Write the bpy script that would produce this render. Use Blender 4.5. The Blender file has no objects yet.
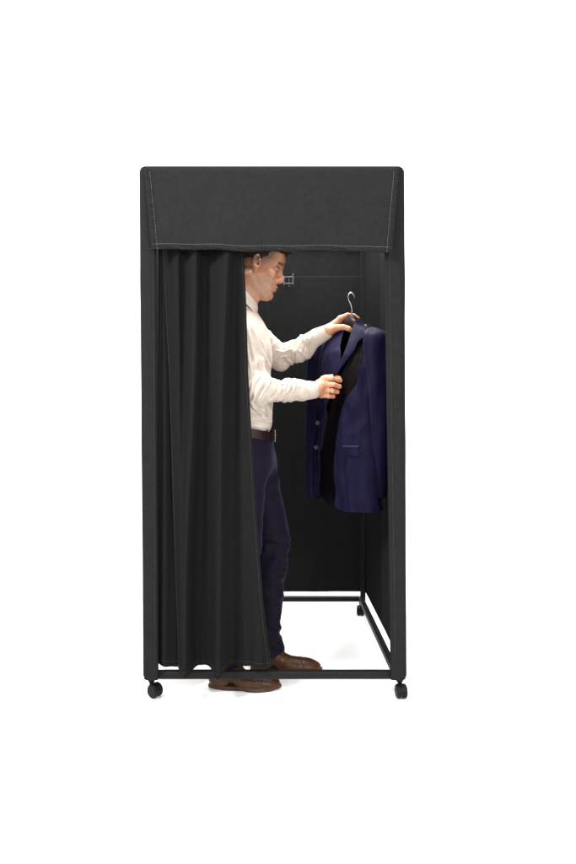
import bpy, math, random
import numpy as np
from mathutils import Vector, Matrix

random.seed(7); rng = np.random.default_rng(7)
S = bpy.context.scene
COL = S.collection

# ------------------------------------------------------------------ survey: picture measurements -> metres
CD, CH, CX, HY, FP = 2.38, 1.095, 272.0, 408.0, 264.0
def P(px, py, y):
    k = (CD + y) / CD / FP
    return np.array([(px - CX) * k, y, CH + (HY - py) * k])

# ------------------------------------------------------------------ materials
def mat(name, col, rough=.8, spec=.1, metal=0., sheen=0., sheen_col=None, var=.15, vscale=40, bump=0., bscale=300,
        stretch=(1, 1, 1), attr=None, sss=0., coat=0., bump2=0., b2scale=12, weave=0.):
    m = bpy.data.materials.new(name); m.use_nodes = True
    nt = m.node_tree; N = nt.nodes; Lk = nt.links
    b = N['Principled BSDF']
    b.inputs['Roughness'].default_value = rough
    b.inputs['Specular IOR Level'].default_value = spec
    b.inputs['Metallic'].default_value = metal
    b.inputs['Coat Weight'].default_value = coat
    b.inputs['Coat Roughness'].default_value = .25
    b.inputs['Sheen Weight'].default_value = sheen
    b.inputs['Sheen Roughness'].default_value = .45
    if sheen_col: b.inputs['Sheen Tint'].default_value = (*sheen_col, 1)
    if sss:
        b.inputs['Subsurface Weight'].default_value = sss
        b.inputs['Subsurface Radius'].default_value = (1, .35, .2)
        b.inputs['Subsurface Scale'].default_value = .006
    tc = N.new('ShaderNodeTexCoord'); mp = N.new('ShaderNodeMapping'); mp.inputs['Scale'].default_value = stretch
    Lk.new(tc.outputs['Object'], mp.inputs['Vector'])
    nz = N.new('ShaderNodeTexNoise'); nz.inputs['Scale'].default_value = vscale; nz.inputs['Detail'].default_value = 6
    Lk.new(mp.outputs[0], nz.inputs['Vector'])
    mr = N.new('ShaderNodeMapRange'); mr.inputs['From Min'].default_value = .3; mr.inputs['From Max'].default_value = .7
    mr.inputs['To Min'].default_value = 1 - var; mr.inputs['To Max'].default_value = 1 + var
    Lk.new(nz.outputs['Fac'], mr.inputs['Value'])
    mx = N.new('ShaderNodeMix'); mx.data_type = 'RGBA'; mx.blend_type = 'MULTIPLY'; mx.inputs['Factor'].default_value = 1
    if attr:
        at = N.new('ShaderNodeAttribute'); at.attribute_name = attr; Lk.new(at.outputs['Color'], mx.inputs['A'])
    else: mx.inputs['A'].default_value = (*col, 1)
    Lk.new(mr.outputs[0], mx.inputs['B'])
    Lk.new(mx.outputs['Result'], b.inputs['Base Color'])
    prev = None
    def addb(src, st, dist):
        nonlocal prev
        bp = N.new('ShaderNodeBump'); bp.inputs['Strength'].default_value = st; bp.inputs['Distance'].default_value = dist
        Lk.new(src, bp.inputs['Height'])
        if prev: Lk.new(prev, bp.inputs['Normal'])
        prev = bp.outputs[0]
    if bump2:
        n2 = N.new('ShaderNodeTexNoise'); n2.inputs['Scale'].default_value = b2scale; n2.inputs['Detail'].default_value = 3
        Lk.new(mp.outputs[0], n2.inputs['Vector']); addb(n2.outputs['Fac'], bump2, .02)
    if bump:
        n1 = N.new('ShaderNodeTexNoise'); n1.inputs['Scale'].default_value = bscale; n1.inputs['Detail'].default_value = 2
        Lk.new(tc.outputs['Object'], n1.inputs['Vector']); addb(n1.outputs['Fac'], bump, .001)
    if weave:
        w = N.new('ShaderNodeTexWave'); w.inputs['Scale'].default_value = 260; w.wave_type = 'BANDS'; w.bands_direction = 'Z'
        w.inputs['Distortion'].default_value = 1.15
        Lk.new(tc.outputs['Object'], w.inputs['Vector']); addb(w.outputs['Fac'], weave, .0006)
    if prev: Lk.new(prev, b.inputs['Normal'])
    return m

M = {}
M['cloth'] = mat('black_polyester', (.0112, .0113, .0115), 1, .02, var=.1, vscale=60, stretch=(1, 1, 1), bump=.25, bscale=500, weave=.45, bump2=.2, b2scale=6, sheen=.0)
M['curtain'] = mat('black_curtain_shaded', (.0073, .0074, .0074), 1, .02, var=.08, vscale=50, stretch=(2, 2, .8), bump=.25, bscale=500, weave=.3)  # darker than the booth cloth; shade on the curtain put into its colour
M['inner'] = mat('black_cloth_shaded', (.0080, .0080, .0082), 1, .015, var=.1, vscale=30, bump=.2, bscale=400, bump2=.1, b2scale=5)  # booth cloth darkened for inside faces, interior shade put into the colour
M['stitch'] = mat('grey_thread', (.07, .07, .07), .9, .05, var=.3, vscale=200)
M['dark_stitch'] = mat('dark_grey_thread', (.032, .032, .032), .9, .05, var=.3, vscale=200)
M['tube'] = mat('black_powder_coat', (.0075, .0075, .008), .45, .07, var=.15, vscale=80, bump=.15, bscale=900)
M['plastic'] = mat('black_plastic', (.0055, .0055, .006), .4, .07, var=.2, vscale=90, bump=.1, bscale=500)
M['chrome'] = mat('bright_steel', (.22, .22, .225), .3, .5, metal=1, var=.08)
M['wire'] = mat('pale_hook_plastic', (.035, .034, .034), .5, .3, var=.1)
M['floor'] = mat('white_paper', (.76, .76, .76), .9, .05, var=.004)
M['skin'] = mat('skin', (1, 1, 1), .5, .32, var=.12, vscale=110, attr='Col', bump=.25, bscale=350, sss=.03)
M['hair'] = mat('brown_hair', (.016, .011, .0075), .6, .08, var=.35, vscale=160, bump=.5, bscale=500, stretch=(.4, 1, 1))
M['shirt'] = mat('white_cotton', (.365, .315, .272), .9, .1, var=.03, vscale=60, bump=.12, bscale=600, bump2=.35, b2scale=16, sheen=.1)
M['navy'] = mat('navy_wool', (.0032, .0025, .0128), .65, .06, var=.25, vscale=35, bump=.2, bscale=900, bump2=.6, b2scale=9, stretch=(1, 1, .35), sheen=.03, sheen_col=(.5, .5, 1))
M['trouser'] = mat('navy_trouser_wool', (.0044, .0028, .0078), .7, .07, var=.12, vscale=30, bump=.2, bscale=900, bump2=.3, b2scale=10, sheen=.05, sheen_col=(.6, .6, 1))
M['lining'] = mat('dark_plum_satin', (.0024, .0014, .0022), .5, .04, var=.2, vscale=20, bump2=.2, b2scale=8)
M['leather'] = mat('brown_leather', (.036, .0145, .0060), .34, .14, var=.3, vscale=28, bump=.3, bscale=260, bump2=.15, b2scale=40)
M['sole'] = mat('brown_rubber', (.035,.017,.009), .6, .3, var=.2)
M['belt'] = mat('dark_brown_leather', (.010, .004, .003), .4, .2, var=.3, vscale=60, bump=.3)
M['wood'] = mat('dark_walnut', (.018, .012, .010), .5, .08, var=.35, vscale=60, stretch=(1, 1, 6), bump=.1)
M['button'] = mat('horn_button', (.022, .02, .03), .25, .5, var=.1)
M['eye'] = mat('eye', (.5, .45, .42), .2, .5, attr='Col', var=0)
M['gold'] = mat('gold', (.75, .55, .25), .25, .5, metal=1, var=.05)
M['lace'] = mat('dark_lace', (.045, .02, .012), .8, .1)

# ------------------------------------------------------------------ mesh helpers
def obj(name, V, F, m, parent=None, smooth=True, sharp=None, cols=None):
    me = bpy.data.meshes.new(name)
    V = np.asarray(V, dtype=float)
    if parent is not None: V = V - np.array(ORG[parent.name])
    me.from_pydata(V.tolist(), [], F if isinstance(F, list) else F.tolist()); me.update()
    if cols is not None:
        ca = me.color_attributes.new('Col', 'FLOAT_COLOR', 'POINT')
        ca.data.foreach_set('color', np.c_[cols, np.ones(len(cols))].astype(np.float32).ravel())
    if m: me.materials.append(M[m])
    for p in me.polygons: p.use_smooth = smooth
    if smooth and sharp: me.set_sharp_from_angle(angle=math.radians(sharp))
    o = bpy.data.objects.new(name, me); COL.objects.link(o)
    if parent is not None: o.parent = parent
    ORG[o.name] = ORG[parent.name] if parent is not None else (0, 0, 0)
    return o
ORG = {}
def empty(name, loc, label, cat, group=None):
    o = bpy.data.objects.new(name, None); COL.objects.link(o); o.location = loc; o.empty_display_size = .05
    o['label'] = label; o['category'] = cat
    if group: o['group'] = group
    ORG[o.name] = tuple(loc); return o

class MB:
    def __init__(s): s.v = []; s.f = []
    def add(s, V, F):
        n = len(s.v); s.v += [tuple(map(float, p)) for p in V]; s.f += [tuple(i + n for i in f) for f in F]; return s
    def box(s, lo, hi, c=.0):
        x0, y0, z0 = lo; x1, y1, z1 = hi
        if c <= 0:
            V = [(x, y, z) for z in (z0, z1) for y in (y0, y1) for x in (x0, x1)]
            return s.add(V, [(0, 2, 3, 1), (4, 5, 7, 6), (0, 1, 5, 4), (2, 6, 7, 3), (0, 4, 6, 2), (1, 3, 7, 5)])
        V = []; idx = {}
        for i in (0, 1):
            for j in (0, 1):
                for k in (0, 1):
                    X = (x0, x1)[i]; Y = (y0, y1)[j]; Z = (z0, z1)[k]
                    sx = c if i == 0 else -c; sy = c if j == 0 else -c; sz = c if k == 0 else -c
                    idx[i, j, k, 0] = len(V); V.append((X, Y + sy, Z + sz))
                    idx[i, j, k, 1] = len(V); V.append((X + sx, Y, Z + sz))
                    idx[i, j, k, 2] = len(V); V.append((X + sx, Y + sy, Z))
        F = []
        for a in (0, 1):
            F.append((idx[a, 0, 0, 0], idx[a, 1, 0, 0], idx[a, 1, 1, 0], idx[a, 0, 1, 0]))
            F.append((idx[0, a, 0, 1], idx[1, a, 0, 1], idx[1, a, 1, 1], idx[0, a, 1, 1]))
            F.append((idx[0, 0, a, 2], idx[1, 0, a, 2], idx[1, 1, a, 2], idx[0, 1, a, 2]))
        for a in (0, 1):
            for b in (0, 1):
                F.append((idx[a, b, 0, 0], idx[a, b, 1, 0], idx[a, b, 1, 1], idx[a, b, 0, 1]))
                F.append((idx[a, 0, b, 0], idx[a, 1, b, 0], idx[a, 1, b, 2], idx[a, 0, b, 2]))
                F.append((idx[0, a, b, 1], idx[1, a, b, 1], idx[1, a, b, 2], idx[0, a, b, 2]))
                for k in (0, 1): F.append((idx[a, b, k, 0], idx[a, b, k, 1], idx[a, b, k, 2]))
        return s.add(V, F)
    def tube(s, pts, r, n=10, cap=True):
        pts = [np.array(p, float) for p in pts]; m = len(pts)
        r = [r] * m if np.isscalar(r) else r
        up = None; V = []; F = []
        for i, p in enumerate(pts):
            t = pts[min(i + 1, m - 1)] - pts[max(i - 1, 0)]; t /= np.linalg.norm(t) + 1e-12
            if up is None:
                up = np.array([0, 0, 1.]) if abs(t[2]) < .9 else np.array([1., 0, 0])
            a = up - t * np.dot(up, t); a /= np.linalg.norm(a); up = a; b = np.cross(t, a)
            for k in range(n):
                th = 2 * math.pi * k / n; V.append(p + r[i] * (math.cos(th) * a + math.sin(th) * b))
        for i in range(m - 1):
            for k in range(n):
                F.append((i * n + k, i * n + (k + 1) % n, (i + 1) * n + (k + 1) % n, (i + 1) * n + k))
        if cap: F.append(tuple(range(n))[::-1]); F.append(tuple((m - 1) * n + k for k in range(n)))
        return s.add(V, F)
    def lathe(s, prof, c, axis, n=28):
        ax = np.array(axis, float); ax /= np.linalg.norm(ax)
        a = np.cross(ax, [0, 0, 1.]);
        if np.linalg.norm(a) < .1: a = np.array([1., 0, 0])
        a /= np.linalg.norm(a); b = np.cross(ax, a); V = []; F = []
        for (h, r) in prof:
            for k in range(n):
                th = 2 * math.pi * k / n; V.append(np.array(c) + ax * h + r * (math.cos(th) * a + math.sin(th) * b))
        for i in range(len(prof) - 1):
            for k in range(n):
                F.append((i * n + k, i * n + (k + 1) % n, (i + 1) * n + (k + 1) % n, (i + 1) * n + k))
        return s.add(V, F)
    def build(s, name, m, parent=None, sharp=35, smooth=True): return obj(name, s.v, s.f, m, parent, smooth, sharp)

def grid(fn, nu, nv):
    V = []; F = []
    for j in range(nv + 1):
        for i in range(nu + 1): V.append(fn(i / nu, j / nv))
    for j in range(nv):
        for i in range(nu):
            a = j * (nu + 1) + i; F.append((a, a + 1, a + nu + 2, a + nu + 1))
    return np.array(V, float), F
def thick(V, F, nu, nv, t):
    """give a grid sheet real thickness t (offset along -normal), with closed rim"""
    n = nrm(V, F); W = V - n * t; N0 = len(V)
    G = list(F) + [tuple(i + N0 for i in f[::-1]) for f in F]
    rim = [i for i in range(nu + 1)] + [(nu + 1) * j + nu for j in range(1, nv + 1)] + \
          [(nu + 1) * nv + i for i in range(nu - 1, -1, -1)] + [(nu + 1) * j for j in range(nv - 1, 0, -1)]
    for k in range(len(rim)):
        a, b = rim[k], rim[(k + 1) % len(rim)]; G.append((b, a, a + N0, b + N0))
    return np.vstack([V, W]), G
def nrm(V, F):
    n = np.zeros_like(V); Fa = np.array([f[:4] if len(f) >= 4 else (*f, f[-1]) for f in F])
    a = V[Fa[:, 2]] - V[Fa[:, 0]]; b = V[Fa[:, 3]] - V[Fa[:, 1]]; c = np.cross(a, b)
    for k in range(4): np.add.at(n, Fa[:, k], c)
    return n / (np.linalg.norm(n, axis=1)[:, None] + 1e-12)
def sheet(name, fn, nu, nv, t, m, parent, sharp=50):
    V, F = grid(fn, nu, nv); V, F = thick(V, F, nu, nv, t); return obj(name, V, F, m, parent, True, sharp)
def dashes(mb, pts, r=.0011, dash=.0075, gap=.0025):
    pts = [np.array(p, float) for p in pts]; d = [0]
    for a, b in zip(pts, pts[1:]): d.append(d[-1] + np.linalg.norm(b - a))
    A = np.array(pts); d = np.array(d)
    def at(q): return np.array([np.interp(q, d, A[:, k]) for k in range(3)])
    q = 0
    while q + dash < d[-1]: mb.tube([at(q), at(q + dash * .5), at(q + dash)], [r * .7, r, r * .7], 5); q += dash + gap

# ------------------------------------------------------------------ noise (numpy)
_perm = rng.random((64, 64, 64)).astype(np.float32)
def noise(Pt):
    q = np.asarray(Pt); i = np.floor(q).astype(int); f = q - i; f = f * f * (3 - 2 * f); i &= 63; j = (i + 1) & 63
    x0, y0, z0 = i.T; x1, y1, z1 = j.T; fx, fy, fz = f.T; g = _perm
    return 2 * (((g[x0, y0, z0] * (1 - fx) + g[x1, y0, z0] * fx) * (1 - fy) + (g[x0, y1, z0] * (1 - fx) + g[x1, y1, z0] * fx) * fy) * (1 - fz) +
                ((g[x0, y0, z1] * (1 - fx) + g[x1, y0, z1] * fx) * (1 - fy) + (g[x0, y1, z1] * (1 - fx) + g[x1, y1, z1] * fx) * fy) * fz) - 1
def fold(Pt, sc, seed=0):
    """ridged cloth-fold noise in -1..1: sharp crests, broad troughs"""
    Pt = np.asarray(Pt); w = np.stack([noise(Pt * 5 + seed + 7 * k) for k in range(3)], 1) * .05
    return 1 - 2.4 * np.abs(noise((Pt + w) * sc + seed + 20))

# ------------------------------------------------------------------ implicit surfaces
def sdot(a): return np.sqrt((a * a).sum(-1))
class Cap:
    def __init__(s, a, b, ra, rb, k=.02, sub=False):
        s.a = np.array(a, float); s.b = np.array(b, float); s.ra, s.rb, s.k, s.sub = ra, rb, k, sub
    def d(s, p):
        ba = s.b - s.a; pa = p - s.a; h = np.clip((pa @ ba) / (ba @ ba + 1e-12), 0, 1)
        return sdot(pa - h[:, None] * ba) - (s.ra + (s.rb - s.ra) * h)
class Ell:
    def __init__(s, c, r, R=None, k=.02, sub=False):
        s.c = np.array(c, float); s.r = np.array(r, float); s.R = None if R is None else np.array(R); s.k, s.sub = k, sub
    def d(s, p):
        q = p - s.c
        if s.R is not None: q = q @ s.R
        k0 = sdot(q / s.r); k1 = sdot(q / (s.r ** 2)) + 1e-9
        return np.where(k0 < 1e-3, -s.r.min(), k0 * (k0 - 1) / k1)
def field(prims, p, act=None):
    d = np.full(len(p), 9.)
    for q in (prims if act is None else act):
        e = q.d(p)
        if q.sub:
            e = -e; h = np.clip(.5 + .5 * (e - d) / q.k, 0, 1); d = d * (1 - h) + e * h + q.k * h * (1 - h)
        else:
            h = np.clip(.5 + .5 * (e - d) / q.k, 0, 1); h = np.where(d > 8, 0, h)
            d = np.where(d > 8, e, e * (1 - h) + d * h - q.k * h * (1 - h))
    return d
def implicit(prims, lo, hi, h, clip=None):
    lo = np.array(lo); hi = np.array(hi); B = 10
    nb = np.ceil((hi - lo) / h / B).astype(int); n = nb * B + 1
    G = np.full(n, 1., np.float32); R = B * h * .87
    ii = np.stack(np.meshgrid(*[np.arange(k) for k in nb], indexing='ij'), -1).reshape(-1, 3)
    cen = lo + (ii * B + B / 2) * h
    dc = np.stack([q.d(cen) for q in prims], 1)
    off = np.stack(np.meshgrid(*[np.arange(B + 1)] * 3, indexing='ij'), -1).reshape(-1, 3)
    un = [i for i, q in enumerate(prims) if not q.sub]
    dmin = dc[:, un].min(1)
    for b in range(len(ii)):
        o = ii[b] * B
        if dmin[b] > R * 1.5 + .03: continue
        act = [q for i, q in enumerate(prims) if dc[b, i] < R * 1.6 + max(q.k, .02) + max(dmin[b], 0) + .02]
        if not act: continue
        p = lo + (o + off) * h; v = field(prims, p, act)
        if clip is not None: v = np.maximum(v, clip(p))
        G[o[0]:o[0] + B + 1, o[1]:o[1] + B + 1, o[2]:o[2] + B + 1] = v.reshape(B + 1, B + 1, B + 1)
    # surface nets
    s = G < 0
    c = [s[a:n[0] - 1 + a, b_:n[1] - 1 + b_, e:n[2] - 1 + e] for a in (0, 1) for b_ in (0, 1) for e in (0, 1)]
    cnt = sum(x.astype(np.int8) for x in c); act = (cnt > 0) & (cnt < 8)
    cells = np.argwhere(act); vid = -np.ones(act.shape, np.int64); vid[act] = np.arange(len(cells))
    acc = np.zeros((len(cells), 3)); num = np.zeros(len(cells))
    cor = [np.array(x) for x in ((0, 0, 0), (0, 0, 1), (0, 1, 0), (0, 1, 1), (1, 0, 0), (1, 0, 1), (1, 1, 0), (1, 1, 1))]
    val = [G[tuple((cells + k).T)] for k in cor]
    for i in range(8):
        for j in range(i + 1, 8):
            if np.abs(cor[i] - cor[j]).sum() != 1: continue
            a, b_ = val[i], val[j]; m_ = (a < 0) != (b_ < 0); t = np.where(m_, a / (a - b_ + 1e-12), 0)
            acc[m_] += (cor[i] + t[:, None] * (cor[j] - cor[i]))[m_]; num[m_] += 1
    V = lo + (cells + acc / num[:, None]) * h
    F = []
    for ax in range(3):
        u, w = (ax + 1) % 3, (ax + 2) % 3
        sl0 = [slice(1, n[k] - 1) for k in range(3)]; sl0[ax] = slice(0, n[ax] - 1)
        sl1 = list(sl0); sl1[ax] = slice(1, n[ax])
        A, Bq = s[tuple(sl0)], s[tuple(sl1)]; e = np.argwhere(A != Bq)
        flip = A[tuple(e.T)]
        base = e.copy()
        for k in range(3):
            if k != ax: base[:, k] += 1
        def cid(du, dw):
            q = base.copy(); q[:, u] -= du; q[:, w] -= dw; return vid[tuple(q.T)]
        Q = np.stack([cid(0, 0), cid(1, 0), cid(1, 1), cid(0, 1)], 1)
        Q[~flip] = Q[~flip][:, ::-1]; F.append(Q)
    F = np.vstack(F); F = F[(F >= 0).all(1)]
    return V, F
def relax(V, F, it=1, w=.5):
    for _ in range(it):
        acc = np.zeros_like(V); c = np.zeros(len(V))
        for k in range(4):
            a, b = F[:, k], F[:, (k + 1) % 4]
            np.add.at(acc, a, V[b]); np.add.at(c, a, 1); np.add.at(acc, b, V[a]); np.add.at(c, b, 1)
        V = V * (1 - w) + w * acc / np.maximum(c, 1)[:, None]
    return V
def bounds(prims, pad=.02):
    lo = np.full(3, 9.); hi = -lo
    for q in prims:
        if q.sub: continue
        if isinstance(q, Cap):
            r = max(q.ra, q.rb)
            lo = np.minimum(lo, np.minimum(q.a, q.b) - r); hi = np.maximum(hi, np.maximum(q.a, q.b) + r)
        else: r = q.r.max(); lo = np.minimum(lo, q.c - r); hi = np.maximum(hi, q.c + r)
    return lo - pad, hi + pad

# ================================================================== THE SETTING
mb = MB(); mb.add([(-9, -6, 0), (9, -6, 0), (9, 3.5, 0), (-9, 3.5, 0)], [(0, 1, 2, 3)])
o = mb.build('floor', 'floor', None); o['kind'] = 'structure'
V, F = grid(lambda u, v: (-9 + 18 * u, *((3.5 + 1.5 * math.sin(v * math.pi), 1.5 - 1.5 * math.cos(v * math.pi)) if v < .5 else (5.0, 1.5 + (v - .5) * 15))), 4, 40)
o = obj('backdrop', V, F, 'floor'); o['kind'] = 'structure'

# ================================================================== THE BOOTH
booth = empty('changing_booth', (0, .5, 0), 'tall black fabric changing booth on casters with its front curtain drawn half open', 'changing booth')
T = .026
def bar(name, lo, hi): return MB().box(lo, hi, .003).build(name, 'tube', booth, smooth=False)
XL, XR = -.472, .490
bar('bottom_rail', (XL + .014, .002, .066), (XR - .014, .030, .094))
bar('bottom_rail', (-.470, .972, .061), (.474, .998, .087))
bar('bottom_rail', (-.488, .031, .064), (-.462, .971, .090))
bar('bottom_rail', (.462, .031, .064), (.488, .971, .090))
for (x, y) in ((XL, .016), (XR - .002, .016), (-.482, .985), (.487, .985)):
    bar('post', (x - .0135, y - .0135, .0635), (x + .0135, y + .0135, 1.990))
for lo, hi in (((-.457, .003, 1.962), (.473, .029, 1.988)), ((-.467, .972, 1.962), (.472, .998, 1.988)),
               ((-.494, .031, 1.962), (-.468, .970, 1.988)), ((.474, .031, 1.962), (.4995, .970, 1.988))): bar('top_rail', lo, hi)

def side_panel(sg):
    xo_t, xo_b = (.503, .5105) if sg > 0 else (-.5035, -.4885)
    xi_t, xi_b = (.419, .447) if sg > 0 else (-.437, -.4275)
    zt = 2.001
    # cross-section template: (a: 0 outer..1 inner edge, y)
    prof = [(0., 1.0)] + [(0., y) for y in np.linspace(.9, .1, 9)] + [(0, .03), (0, .008), (.05, -.010), (.14, -.020), (.26, -.024), (.45, -.0245), (.65, -.024), (.86, -.023), (.965, -.021),
            (1., -.015), (.995, -.008), (.93, .0), (.75, .020), (.45, .040), (.25, .055), (.15, .10)] + [(-9, y) for y in np.linspace(.2, .9, 8)] + [(-9, 1.0)]
    NZ = 120; V = []; n = len(prof)
    for j in range(NZ + 1):
        v = j / NZ; tt = .5 - .5 * math.cos(math.pi * v)
        for k, (a, y) in enumerate(prof):
            zb = .074 + (.034 * min(1, max(0, (y - .045) / .07)))
            z = zb + (zt - zb) * tt
            s = (z - .074) / (zt - .074)
            xo = xo_b + (xo_t - xo_b) * s; xi = xi_b + (xi_t - xi_b) * s
            r = .026; cut = 0
            if z > zt - r: cut = r * (1 - math.sqrt(max(0, 1 - ((z - zt + r) / r) ** 2)))
            if z < .074 + r and y < .06: cut = r * .9 * (1 - math.sqrt(max(0, 1 - ((.074 + r - z) / r) ** 2)))
            if a == -9: x = xo - sg * .009
            else: x = xo + (xi - xo) * a
            if abs(x) > abs(xo) - cut: x = sg * (abs(xo) - cut)
            # soft wrinkles of the cloth
            w = .0016 * math.sin(z * 9 + y * 3) + .0010 * math.sin(z * 21 + y * 9)
            if a >= 0 and 0 < y < .9: x += w * .5 * sg
            if y < 0: y = y - w * .7
            V.append((x, y, z))
    F = []
    for j in range(NZ):
        for k in range(n):
            f = (j * n + k, j * n + (k + 1) % n, (j + 1) * n + (k + 1) % n, (j + 1) * n + k)
            F.append(f if sg < 0 else f[::-1])
    F.append(tuple(range(n))); F.append(tuple(NZ * n + k for k in range(n))[::-1])
    o = obj('side_panel', V, F, 'cloth', booth, True, 60)
    o.data.materials.append(M['inner'])          # same cloth, darker on the inside face: interior shade put into its colour
    for i_, p_ in enumerate(o.data.polygons):
        if i_ < NZ * n and 29 <= i_ % n < n - 1: p_.material_index = 1
    st = MB(); pts = []
    for j in range(4, NZ - 1):
        s = j / NZ; z = .074 + (zt - .074) * s
        xi = xi_b + (xi_t - xi_b) * s + sg * (.016 if sg > 0 else .010)
        pts.append((xi, -.0262, z))
    dashes(st, pts, .0009)
    so = st.build('stitching', 'dark_stitch', o); return o
side_panel(1); side_panel(-1)

# back wall of cloth, with a hem seam and the hook
def backf(u, v):
    x = -.480 + .964 * u; z = .108 + 1.893 * v
    return (x, .9985 - .004 * math.sin(x * 9 + z * 3) * math.sin(z * 4) - .0015 * math.sin(x * 31 + z * 2), z)
bp = sheet('back_panel', backf, 60, 80, .003, 'inner', booth)
hk = MB()
def Bp(px, py, y=.955): return P(px, py, y)
hk.tube([Bp(293, 273.5), Bp(293.1, 284.3)], .0032, 8)
hk.tube([Bp(283.5, 277.3, .955), Bp(293, 276.8)], .0026, 8); hk.tube([Bp(283.5, 283.4, .955), Bp(293, 283.6)], .0026, 8)
hk.tube([Bp(289, 278), Bp(289.1, 287)], .0016, 6)
hk.tube([Bp(284, 276, .97), Bp(284, 285, .97)], .004, 8); hk.tube([Bp(284, 280, .97), Bp(284, 280, .985)], .006, 8)
hk.build('wall_hook', 'wire', booth)
mb = MB(); mb.tube([Bp(293.5, 276.8), P(372, 276.9, .965)], .0007, 6); mb.build('hanging_wire', 'dark_stitch', booth)

# valance
def valf(u, v):
    # v 0 top back -> 1 hem ; u 0 left -> 1 right
    s = max(0, (v - .08) / .92)
    zc = 2.0045 - .0015 * math.sin(u * 3.1) if v < .08 else 0
    xl = -.478 + (-.444 + .478) * s ** .9; xr = .474 + (.4425 - .474) * s ** 1.05
    x = xl + (xr - xl) * u
    if v < .08:
        th = min(v / .08, 1) * math.pi / 2; y = .012 - .044 * math.sin(th) ** .8; z = 1.980 + .0260 * max(0, math.cos(th)) ** .4
    else:
        y = -.032 - .022 * s; z = 1.980 - (1.980 - (1.681 - .008 * u + .0025 * math.sin(u * 11) + .0015 * math.sin(u * 29))) * s
        y += .0025 * math.sin(u * 7 + s * 3) * s + .0015 * math.sin(u * 23 + s * 5) * s
    return (x, y, z)
va = sheet('valance', lambda u, v: valf(u, 1 - v), 90, 60, .003, 'cloth', booth)
def ribbon(parent, path, wdir, w, name='hem'):
    """raised hem strip along a path"""
    n = len(path)
    def fn(u, v):
        q = u * (n - 1); i = min(int(q), n - 2); p = np.array(path[i]) * (1 - q + i) + np.array(path[i + 1]) * (q - i)
        b = .0030 * math.sin(math.pi * min(max(v, 0), 1)) ** .5 + .0022 * math.sin(u * 47 + v * 5 + 2 * math.sin(u * 13)) + .0012 * math.sin(u * 131 + v * 4)
        return p + np.array(wdir) * w * v + np.array([0, -.0015 - b, 0])
    return sheet(name, fn, n * 2, 6, .002, 'cloth', parent)
hem = [valf(u, 1) for u in np.linspace(0, 1, 60)]
ribbon(va, hem, (0, 0, 1), .017)
def edge(u0, n=40): return [valf(u0, v) for v in np.linspace(1, .08, n)]
ribbon(va, edge(0), (1, 0, 0), .019); ribbon(va, edge(1)[::-1], (-1, 0, 0), .018)
st = MB(); o3 = np.array([0, -.0042, 0])
dashes(st, [np.array(p) + o3 + (0, 0, .0185) for p in hem], .0010)
dashes(st, [np.array(p) + o3 + (.0205, 0, 0) for p in edge(0)], .0010); dashes(st, [np.array(p) + o3 - (.0195, 0, 0) for p in edge(1)], .0010)
st.build('stitching', 'stitch', va)

# curtain rail + curtains
MB().tube([(-.457, -.004, 1.885), (.473, -.004, 1.885)], .008, 12).build('curtain_rail', 'tube', booth)
def sm(t): t = min(max(t, 0), 1); return t * t * (3 - 2 * t)
def curtain_main(u, v):
    # v 0 bottom 1 top
    py = 668 - (668 - 203) * v
    h = (py - 250) / 415
    xl = np.interp(py, [200, 250, 380, 520, 660], [159, 160.5, 167.5, 172.5, 177.5])
    xr = np.interp(py, [200, 250, 310, 380, 420, 520, 600, 640, 668], [242, 243, 246, 248, 250.5, 256.5, 263, 268, 271.5])
    px = xl + (xr - xl) * u
    g = lambda c, w: math.exp(-((px - c) / w) ** 2)
    def saw(c, wl, wr): return math.exp(-abs((px - c) / (wl if px < c else wr)) ** 2)
    hh = min(max(h, 0), 1)
    A = .060 + .026 * hh + .010 * sm((hh - .8) * 5); A *= .62 + .38 * sm((py - 225) / 60)
    f = saw(196.5 - 9 * hh + 2 * math.sin(hh * 6), 11 - 3 * hh, 4.0 + 2 * hh) + saw(229 - 11 * hh - 2.5 * math.sin(hh * 4), 13.5 - 6 * hh, 4.5 + 2 * hh) \
        + .62 * saw(178 + 3 * hh, 9, 3.0) * (1 - hh) + .25 * g(252 + 5 * hh, 9) * hh
    f += .03 * math.sin(px * .33 + hh * 4) + .012 * math.sin(px * .7 - hh * 7) + .07 * g(238 + 8 * hh, 3.5) * (1 - .5 * hh)
    y = .020 - .012 * sm((px - 232) / 12) - A * f + .004 * math.sin(hh * 9 + px * .1)
    k = (CD - .02) / CD / FP
    zb = .119 + .003 * math.sin(u * 9) - .014 * g(187, 9) - .014 * g(217, 6) - .006 * g(271, 9)
    z = 1.900 + (zb - 1.900) * (1 - v)
    return ((px - CX) * k, y - .008, z)
cu = sheet('curtain', curtain_main, 150, 110, .002, 'curtain', booth)
st = MB(); o4 = np.array([0, -.0022, 0])
dashes(st, [np.array(curtain_main(.965 + .012 * v, v)) + o4 for v in np.linspace(0, .9, 100)], .0008)
dashes(st, [np.array(curtain_main(.012, v)) + o4 for v in np.linspace(.0, .9, 100)], .0009)
dashes(st, [np.array(curtain_main(u, .010)) + o4 for u in np.linspace(0, 1, 160)], .0008, .007, .004)
st.build('stitching', 'dark_stitch', cu)
def curtain_side(u, v):
    k = CD / CD / FP; py = 668 - (668 - 203) * v; h = (py - 203) / 465
    xl = -.432; xr = (np.interp(py, [200, 250, 380, 520, 660], [163, 165, 172, 177, 181]) - CX) * k
    x = xl + (xr - xl) * u
    y = .012 - .016 * math.sin(u * 3.6 + .4) * (0.6 + .6 * h) - .004 * math.sin(u * 11 + h * 5)
    return (x, y + .004, 1.900 + (.122 - .016 * u - 1.900) * (1 - v))
cs = sheet('curtain', curtain_side, 30, 80, .002, 'curtain', booth)
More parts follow.
